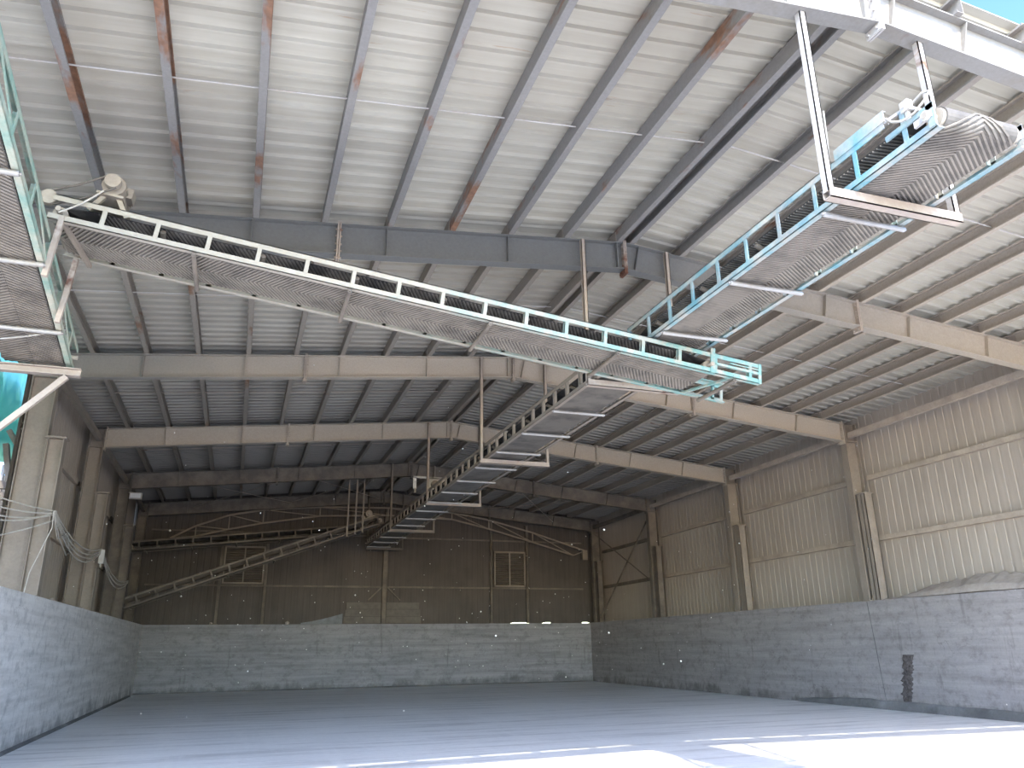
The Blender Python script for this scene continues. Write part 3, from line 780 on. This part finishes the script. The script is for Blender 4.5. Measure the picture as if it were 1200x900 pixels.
# 5/6. the two rear conveyors
t5, Ln5, part5 = conveyor('belt_conveyor', (-3.95, 29.3, 2.70), (4.95, 29.3, 5.98), .80, .36, 'rear conveyor rising from the left wall to the level conveyor', M['brown'], .60, .3, 0, (0, 0), carry=M['brown'], rollers=1.6, rollmat='brown', post=.06, rail=.065, idlers=False)
m = MB(); m.box((Ln5 - .75, .1, .36), (Ln5 - .2, .6, .40)); m.box((Ln5 - .72, .12, .40), (Ln5 - .58, .5, .50)); part5('motor_base', m, M['motor'])
m = MB(); m.tube([(Ln5 - .4, .1, .52), (Ln5 - .4, .6, .52)], .13, 12); m.tube([(Ln5 - .4, .02, .52), (Ln5 - .4, .1, .52)], .07, 12); part5('motor', m, M['motor'])
t6, Ln6, part6 = conveyor('belt_conveyor', (-4.0, 32.0, 5.03), (4.6, 32.0, 5.95), .80, .36, 'almost level rear conveyor close to the end wall', M['brown'], .62, .4, 0, (0, 0), rollers=1.6, rollmat='brown', post=.06, rail=.065, idlers=False)

# hangers
def hanger(i, zb, xs=(4.86, 6.45), label='', mat=None, off=-.12, zt=None):
    y = FY[i] + off if i != 9 else 33.55
    t = thing('conveyor_hanger', (sum(xs) / 2, y, zb), label, 'hanger', 'conveyor hangers'); L = t.location
    for x in xs:
        m = MB(); z1 = (zt or ztop(x) - .03) if i else zbot(x) + .03
        m.box((x - .035, y - .035, zb - .03), (x - .025, y + .035, z1)); m.box((x - .035, y - .035, zb - .03), (x + .035, y - .025, z1)); m.box((x + .025, y - .035, zb - .03), (x + .035, y + .02, z1))
        m.build('hanger_post', mat, t, L)
    m = MB(); m.box((xs[0] - .03, y - .05, zb - .10), (xs[1] + .03, y + .05, zb - .09)); m.box((xs[0] - .03, y - .05, zb - .10), (xs[1] + .03, y - .04, zb)); m.box((xs[0] - .03, y + .04, zb - .10), (xs[1] + .03, y + .05, zb)); m.build('crossbar', M['hanger'] if i == 0 else mat, t, L)
    return t


hanger(0, 5.43, (4.72, 6.20), 'whitened steel hanger below the sunlit front beam', M['hangerwhite'], 0)
hanger(1, 5.46, (4.86, 6.42), 'rusty steel hanger on the second roof beam behind the cross conveyor', M['hanger'])
hanger(2, 5.50, (4.85, 6.42), 'steel hanger on the third roof beam with a wide crossbar', M['hanger'])
hanger(3, 5.54, (4.95, 6.53), 'steel hanger on the fourth roof beam beside the white panel', M['hanger'])
hanger(4, 5.55, (4.93, 6.50), 'steel hanger on the fifth roof beam', M['dusted'])
hanger(5, 5.58, (5.0, 6.50), 'dark steel hanger at the end wall end of the level conveyor', M['brown'])
for k, x in enumerate((3.65, 3.95, 4.25, )):
    pass
t = thing('rod_hanger', (3.9, 28.75, 5.5), 'three slim rods hanging from the fifth beam to the rising rear conveyor', 'hanger')
for x, yy in ((3.55, 28.9), (3.85, 29.0), (4.15, 29.25)):
    m = MB(); m.bar((x, yy, zbot(x) + .02 if yy < 28.2 else ztop(x)), (x, yy, 5.36 + (x - 3.5) * .37), .05, .05); m.build('rod', M['dusted'], t, t.location)
m = MB(); m.box((3.45, 28.86, 7.55), (4.25, 28.94, 7.62)); m.build('top_bar', M['dusted'], t, t.location)

# white panel beside the fourth-beam hanger
t = thing('control_panel', (5.0, 22.5, 5.9), 'pale rectangular panel on the left side of the level conveyor', 'panel')
m = MB(); m.box((4.60, 22.42, 5.98), (4.70, 22.46, 6.34)); m.box((4.60, 22.42, 6.30), (5.55, 22.46, 6.36)); m.box((5.0, 22.42, 5.98), (5.55, 22.46, 6.34)); m.build('plate', M['white'], t, t.location)
m = MB(); m.tube([(5.25, 22.36, 6.13), (5.25, 22.42, 6.13)], .12, 14); m.tube([(5.25, 22.32, 6.13), (5.25, 22.37, 6.13)], .05, 10); m.build('pulley', M['brown'], t, t.location)
m = MB(); m.bar((4.66, 22.44, 5.86), (4.66, 22.44, 6.0), .05, .05); m.bar((5.4, 22.44, 5.86), (5.4, 22.44, 6.0), .05, .05); m.build('bracket', M['brown'], t, t.location)

# beam under the tail of the inclined conveyor, with its brace
t = thing('support_beam', (-2.9, 10.98, 4.93), 'pinkish steel beam under the tail of the green inclined conveyor', 'support beam')
m = MB(); m.isec((-3.72, 10.72, 4.90), (-2.17, 10.72, 4.90), .10, .11, .012, .012, (0, 0, 1)); m.build('beam', M['hanger'], t, t.location)
m = MB(); m.bar((-2.32, 10.70, 4.88), (-3.66, 10.62, 3.30), .07, .06, (0, 1, 0)); m.bar((-2.38, 10.74, 4.88), (-3.66, 10.66, 3.30), .012, .09, (0, 1, 0)); m.build('brace', M['hanger'], t, t.location)

# ------------------------------------------------------------------ left side bits
def sag(a, b, d, n=12):
    a, b = V(a), V(b); return [a.lerp(b, k / n) - V((0, 0, 4 * d * (k / n) * (1 - k / n))) for k in range(n + 1)]
xc = XL + .33
CAB = [((-4.6, 13.6, 4.25), (xc, 16.3, 4.02), .10), ((-4.6, 13.6, 4.10), (xc, 16.3, 3.98), .16), ((-4.6, 13.6, 3.95), (xc, 16.3, 3.95), .22), ((-4.6, 13.6, 4.0), (xc, 16.3, 4.0), .34), ((-4.6, 13.4, 3.05), (xc, 16.3, 3.85), .12)]
WH = ['highest', 'second highest', 'third', 'fourth', 'lowest']
for k, (a, b_, d) in enumerate(CAB):
    m = MB(); m.tube(sag(a, b_, d), .014 if k < 4 else .012, 6)
    tag(m.build('cable', M['cable'], None, a), f'{WH[k]} of the pale cables reaching the nearest left column from outside', 'cable', 'cables on the left wall')
xd = XL + .33
for k, d in enumerate((.18, .27, .33, .40)):
    m = MB(); m.tube(sag((xc, 16.35, 4.02 - .02 * k), (xd, 22.1, 4.0 - .03 * k), d + .1), .016, 6)
    tag(m.build('cable', M['cable'], None, (xc, 16.35, 4)), f'{WH[k]} of the cables sagging between nearest and second left columns', 'cable', 'cables on the left wall')
for k, d in enumerate((.15, .24, .33)):
    m = MB(); m.tube(sag((xd, 22.15, 3.98 - .02 * k), (xd, 27.9, 3.66 - .03 * k), d + .15), .017, 6)
    tag(m.build('cable', M['cable'], None, (xd, 22.15, 4)), f'{WH[k]} of the cables sagging between second and third left columns', 'cable', 'cables on the left wall')
m = MB(); m.tube([(xc, 16.2, 3.98), (xc + .02, 16.2, 3.7), (xc - .1, 16.2, 3.3), (xc - .22, 16.22, 2.9), (xc - .25, 16.22, 2.55)], .010, 6)
tag(m.build('cable', M['cable'], None, (xc, 16.2, 3.98)), 'single cable dropping down the face of the nearest left column', 'cable', 'cables on the left wall')
m = MB(); m.tube([(xc, 16.2, 4.0), (xc + .05, 16.6, 3.55), (xc + .1, 17.2, 3.75), (xc + .05, 17.8, 3.5), (xc, 18.6, 3.62), (xc - .02, 18.0, 3.40), (xc, 17.0, 3.62), (xc, 16.3, 3.98)], .012, 6)
tag(m.build('cable', M['cable'], None, (xc, 16.2, 4.0)), 'tangled coil of cable beside the nearest left column', 'cable', 'cables on the left wall')
t = thing('junction_box', (xd + .02, 22.0, 3.68), 'small pale box hanging from the cables at the second left column', 'box')
m = MB(); m.box((xd - .02, 21.92, 3.62), (xd + .10, 22.02, 3.95)); m.build('case', M['white'], t, t.location)
m = MB(); m.tube([(xd + .04, 21.97, 3.62), (xd + .04, 21.97, 3.52)], .02, 8); m.build('cable_gland', M['cable'], t, t.location)
t = thing('floodlight', (XL + .10, 27.75, 6.35), 'small white floodlight under the head of the third left column', 'lamp')
m = MB(); m.box((XL + .05, 27.62, 6.22), (XL + .42, 27.80, 6.42)); m.build('housing', M['white'], t, t.location)
m = MB(); m.box((XL + .08, 27.60, 6.25), (XL + .39, 27.63, 6.39)); m.build('lamp_glass', M['glass'], t, t.location)
m = MB(); m.bar((XL, 27.8, 6.45), (XL + .22, 27.75, 6.42), .03, .03); m.build('bracket', M['dusted'], t, t.location)
# thin wire on the inclined conveyor
m = MB(); m.tube(sag((-3.3, 9.2, 4.72), (-2.28, 10.1, 5.30), .06), .009, 6)
tag(m.build('wire', M['cable'], None, (-3.3, 9.2, 4.72)), 'thin pale wire strung under the green inclined conveyor', 'wire')
m = MB(); m.tube(sag((4.76, 4.80, 6.25), (4.93, 5.0, 5.90), .06), .010, 6)
tag(m.build('wire', M['cable'], None, (4.76, 4.8, 6.25)), 'pale wire from the whitened hanger post to the turquoise conveyor', 'wire')
m = MB(); m.tube(sag((-2.19, 8.47, 6.02), (-1.80, 8.47, 6.36), .03), .010, 6)
tag(m.build('wire', M['cable'], None, (-2.19, 8.47, 6.02)), 'pale wire across the head of the long cross conveyor', 'wire')

# outside, seen past the nearest left column
m = MB(); vs = []; fs = []; NX, NZ = 44, 8
for i in range(NX + 1):
    for j in range(NZ + 1):
        y = 8.0 + 13.2 * i / NX; z = 5.45 + 3.7 * j / NZ
        vs.append((-5.05 + .07 * math.sin(y * 4 + z) + .04 * math.sin(z * 5 + y), y, z + .07 * math.sin(y * 2.3)))
for i in range(NX):
    for j in range(NZ): a = i * (NZ + 1) + j; fs.append((a, a + NZ + 1, a + NZ + 2, a + 1))
m.add(vs, fs, True)
o = m.build('tarpaulin', M['tarp'], None, (-5.05, 14, 5.75))
sd = o.modifiers.new('thick', 'SOLIDIFY'); sd.thickness = .006
tag(o, 'turquoise tarpaulin hanging outside past the nearest left column', 'tarpaulin')
t = thing('lean_to', (-6.2, 19.6, 0), 'dark lean-to structure outside past the nearest left column', 'shed')
m = MB(); m.box((-6.0, 8.5, 0), (-5.9, 21.5, 5.6)); m.box((-6.0, 21.4, 0), (-4.6, 21.5, 5.6)); m.build('wall_panel', M['shed'], t, t.location)
for x, y in ((-4.75, 18.6), (-5.0, 19.0), (-5.6, 18.0)): m = MB(); m.box((x - .03, y, 0), (x + .03, y + .06, 5.38)); m.build('post', M['hangerwhite'], t, t.location)
m = MB(); m.box((-5.9, 18.5, 4.78), (-4.62, 18.62, 4.95)); m.box((-5.9, 18.5, 4.55), (-4.62, 18.62, 4.70)); m.build('rail_board', M['wood'], t, t.location)
m = MB(); m.bar((-4.88, 18.45, 6.0), (-4.45, 18.45, 5.35), .10, .14, (0, 1, 0)); m.build('diagonal_brace', M['dusted'], t, t.location)
m = MB(); m.bar((-4.70, 18.42, 4.9), (-4.88, 18.42, 5.7), .10, .14, (0, 1, 0)); m.build('lower_brace', M['dusted'], t, t.location)

# ------------------------------------------------------------------ dust, rubble, marks
def heap(x0f, y0, y1, zt, name, label, seed):
    g = random.Random(seed); m = MB(); vs = []; fs = []; NY, NX = 60, 8
    for i in range(NY + 1):
        y = y0 + (y1 - y0) * i / NY; env = zt(y) * (1 + .10 * g.uniform(-1, 1))
        for j in range(NX + 1):
            u = j / NX; x = x0f(y) + .03 + (XOFF - .06) * u
            vs.append((x, y, HC + .004 + max(0.0, env * (.30 + .70 * u) + (g.uniform(-.02, .02)) if 0 < j else env * .05)))
    for i in range(NY):
        for j in range(NX): a = i * (NX + 1) + j; fs.append((a, a + NX + 1, a + NX + 2, a + 1))
    m.add(vs, fs, True)
    o = m.build(name, M['rubble'], None, (x0f(y0) + .3, y0, HC)); return tag(o, label, 'heap', kind='stuff')


heap(xr, 9.0, 16.0, lambda y: .40 * min(1, max(0, (15.9 - y) / 1.6)) ** 1.2 * (.9 + .1 * math.sin(y * 3)) + .02, 'spilled_dust', 'sandy dust heaped on top of the right concrete wall', 3)
RUB = [(XCL - .14, 22.35, .10, 'pale lump of rubble at the foot of the second left column'), (XCL - .12, 21.6, .06, 'small lump of rubble on the left concrete wall near the second column'), (XCL - .15, 18.3, .06, 'crumb of rubble on the left concrete wall beside the nearest column'),
       (3.9 - 4.8, YB + .08, .07, 'small stone lying on the end wall ledge at the left'), (2.0, YB + .08, .09, 'dusty stone lying on the end wall ledge left of the pale patch')]
for k, (x, y, r, lb) in enumerate(RUB):
    m = MB(); m.lump((x, y, HC + r * .55), r, k); tag(m.build('rubble_lump', M['rubble'], None, (x, y, HC)), lb, 'stone', 'rubble lumps on the wall tops')
# broken vertical slot in the right concrete wall
g = random.Random(5); m = MB(); vs = []; fs = []; n = 26
for k in range(n + 1):
    z = .16 + 1.08 * k / n; yc_ = 15.55 - .28 * k / n + g.uniform(-.03, .03); hw = .17 + g.uniform(-.025, .025)
    for q, (dy, dx) in enumerate(((-hw + g.uniform(-.03, .03), .0), (-hw * .5, -.006 - g.uniform(0, .014)), (hw * .4, -.006 - g.uniform(0, .014)), (hw + g.uniform(-.04, .03), .0))):
        vs.append((xr(yc_) + .002 + dx, yc_ + dy, z))
for k in range(n):
    for q in range(3): a = 4 * k + q; fs.append((a, a + 1, a + 5, a + 4))
m.add(vs, fs); tag(m.build('broken_slot', M['char'], None, (xr(15.5), 15.5, .16)), 'dark broken vertical strip in the right concrete wall', 'damage')
# chaff drifting in the air
g = random.Random(11); m = MB()
for k in range(230):
    y = g.uniform(9, 33); x = g.uniform(-3.1, 14.6); z = g.uniform(.3, 5.2); r = g.uniform(.005, .013) * (y / 16) * (1.9 if g.random() < .08 else 1)
    m.add([(x + r, y, z), (x - r, y, z), (x, y + r, z), (x, y - r, z), (x, y, z + r), (x, y, z - r)],
          [(0, 2, 4), (2, 1, 4), (1, 3, 4), (3, 0, 4), (2, 0, 5), (1, 2, 5), (3, 1, 5), (0, 3, 5)])
tag(m.build('airborne_chaff', M['speck']), 'pale specks of chaff drifting in the air of the shed', 'chaff', kind='stuff')

# ------------------------------------------------------------------ light
sun = bpy.data.lights.new('sun', 'SUN'); sun.energy = 4.6; sun.angle = math.radians(.53); sun.color = (1, .93, .82)
so = bpy.data.objects.new('sun', sun); C.objects.link(so)
so.rotation_mode = 'QUATERNION'; so.rotation_quaternion = V((.245, .957, -1)).to_track_quat('-Z', 'Y')
so.location = (-10, -30, 40)
W = bpy.data.worlds.new('sky'); bpy.context.scene.world = W; W.use_nodes = True
nt = W.node_tree; sky = nt.nodes.new('ShaderNodeTexSky'); sky.sky_type = 'NISHITA'; sky.sun_disc = False
sky.sun_elevation = math.radians(45); sky.sun_rotation = math.radians(194); sky.altitude = 200; sky.dust_density = 1.0; sky.ozone_density = 1.3
gm = nt.nodes.new('ShaderNodeGamma'); gm.inputs[1].default_value = 1.5
nt.links.new(sky.outputs[0], gm.inputs[0]); nt.links.new(gm.outputs[0], nt.nodes['Background'].inputs[0]); nt.nodes['Background'].inputs[1].default_value = .24

# ------------------------------------------------------------------ camera
cam = bpy.data.cameras.new('camera'); cam.sensor_width = 36; cam.lens = 912.69 * 36 / 1200; cam.clip_end = 300
co = bpy.data.objects.new('camera', cam); C.objects.link(co)
yaw, pitch, roll = .3318, .3241, -.0135
f = V((math.sin(yaw) * math.cos(pitch), math.cos(yaw) * math.cos(pitch), math.sin(pitch)))
r = V((math.cos(yaw), -math.sin(yaw), 0)); u = r.cross(f)
r2 = r * math.cos(roll) + u * math.sin(roll); u2 = -r * math.sin(roll) + u * math.cos(roll)
mw = Matrix((r2, u2, -f)).transposed().to_4x4(); mw.translation = (0, 0, 1.56)
co.matrix_world = mw
S = bpy.context.scene; S.camera = co
S.view_settings.view_transform = 'Standard'; S.view_settings.look = 'None'; S.view_settings.gamma = 1; S.view_settings.use_curve_mapping = False
S.view_settings.exposure = 1.05
S.cycles.max_bounces = 12; S.cycles.diffuse_bounces = 8
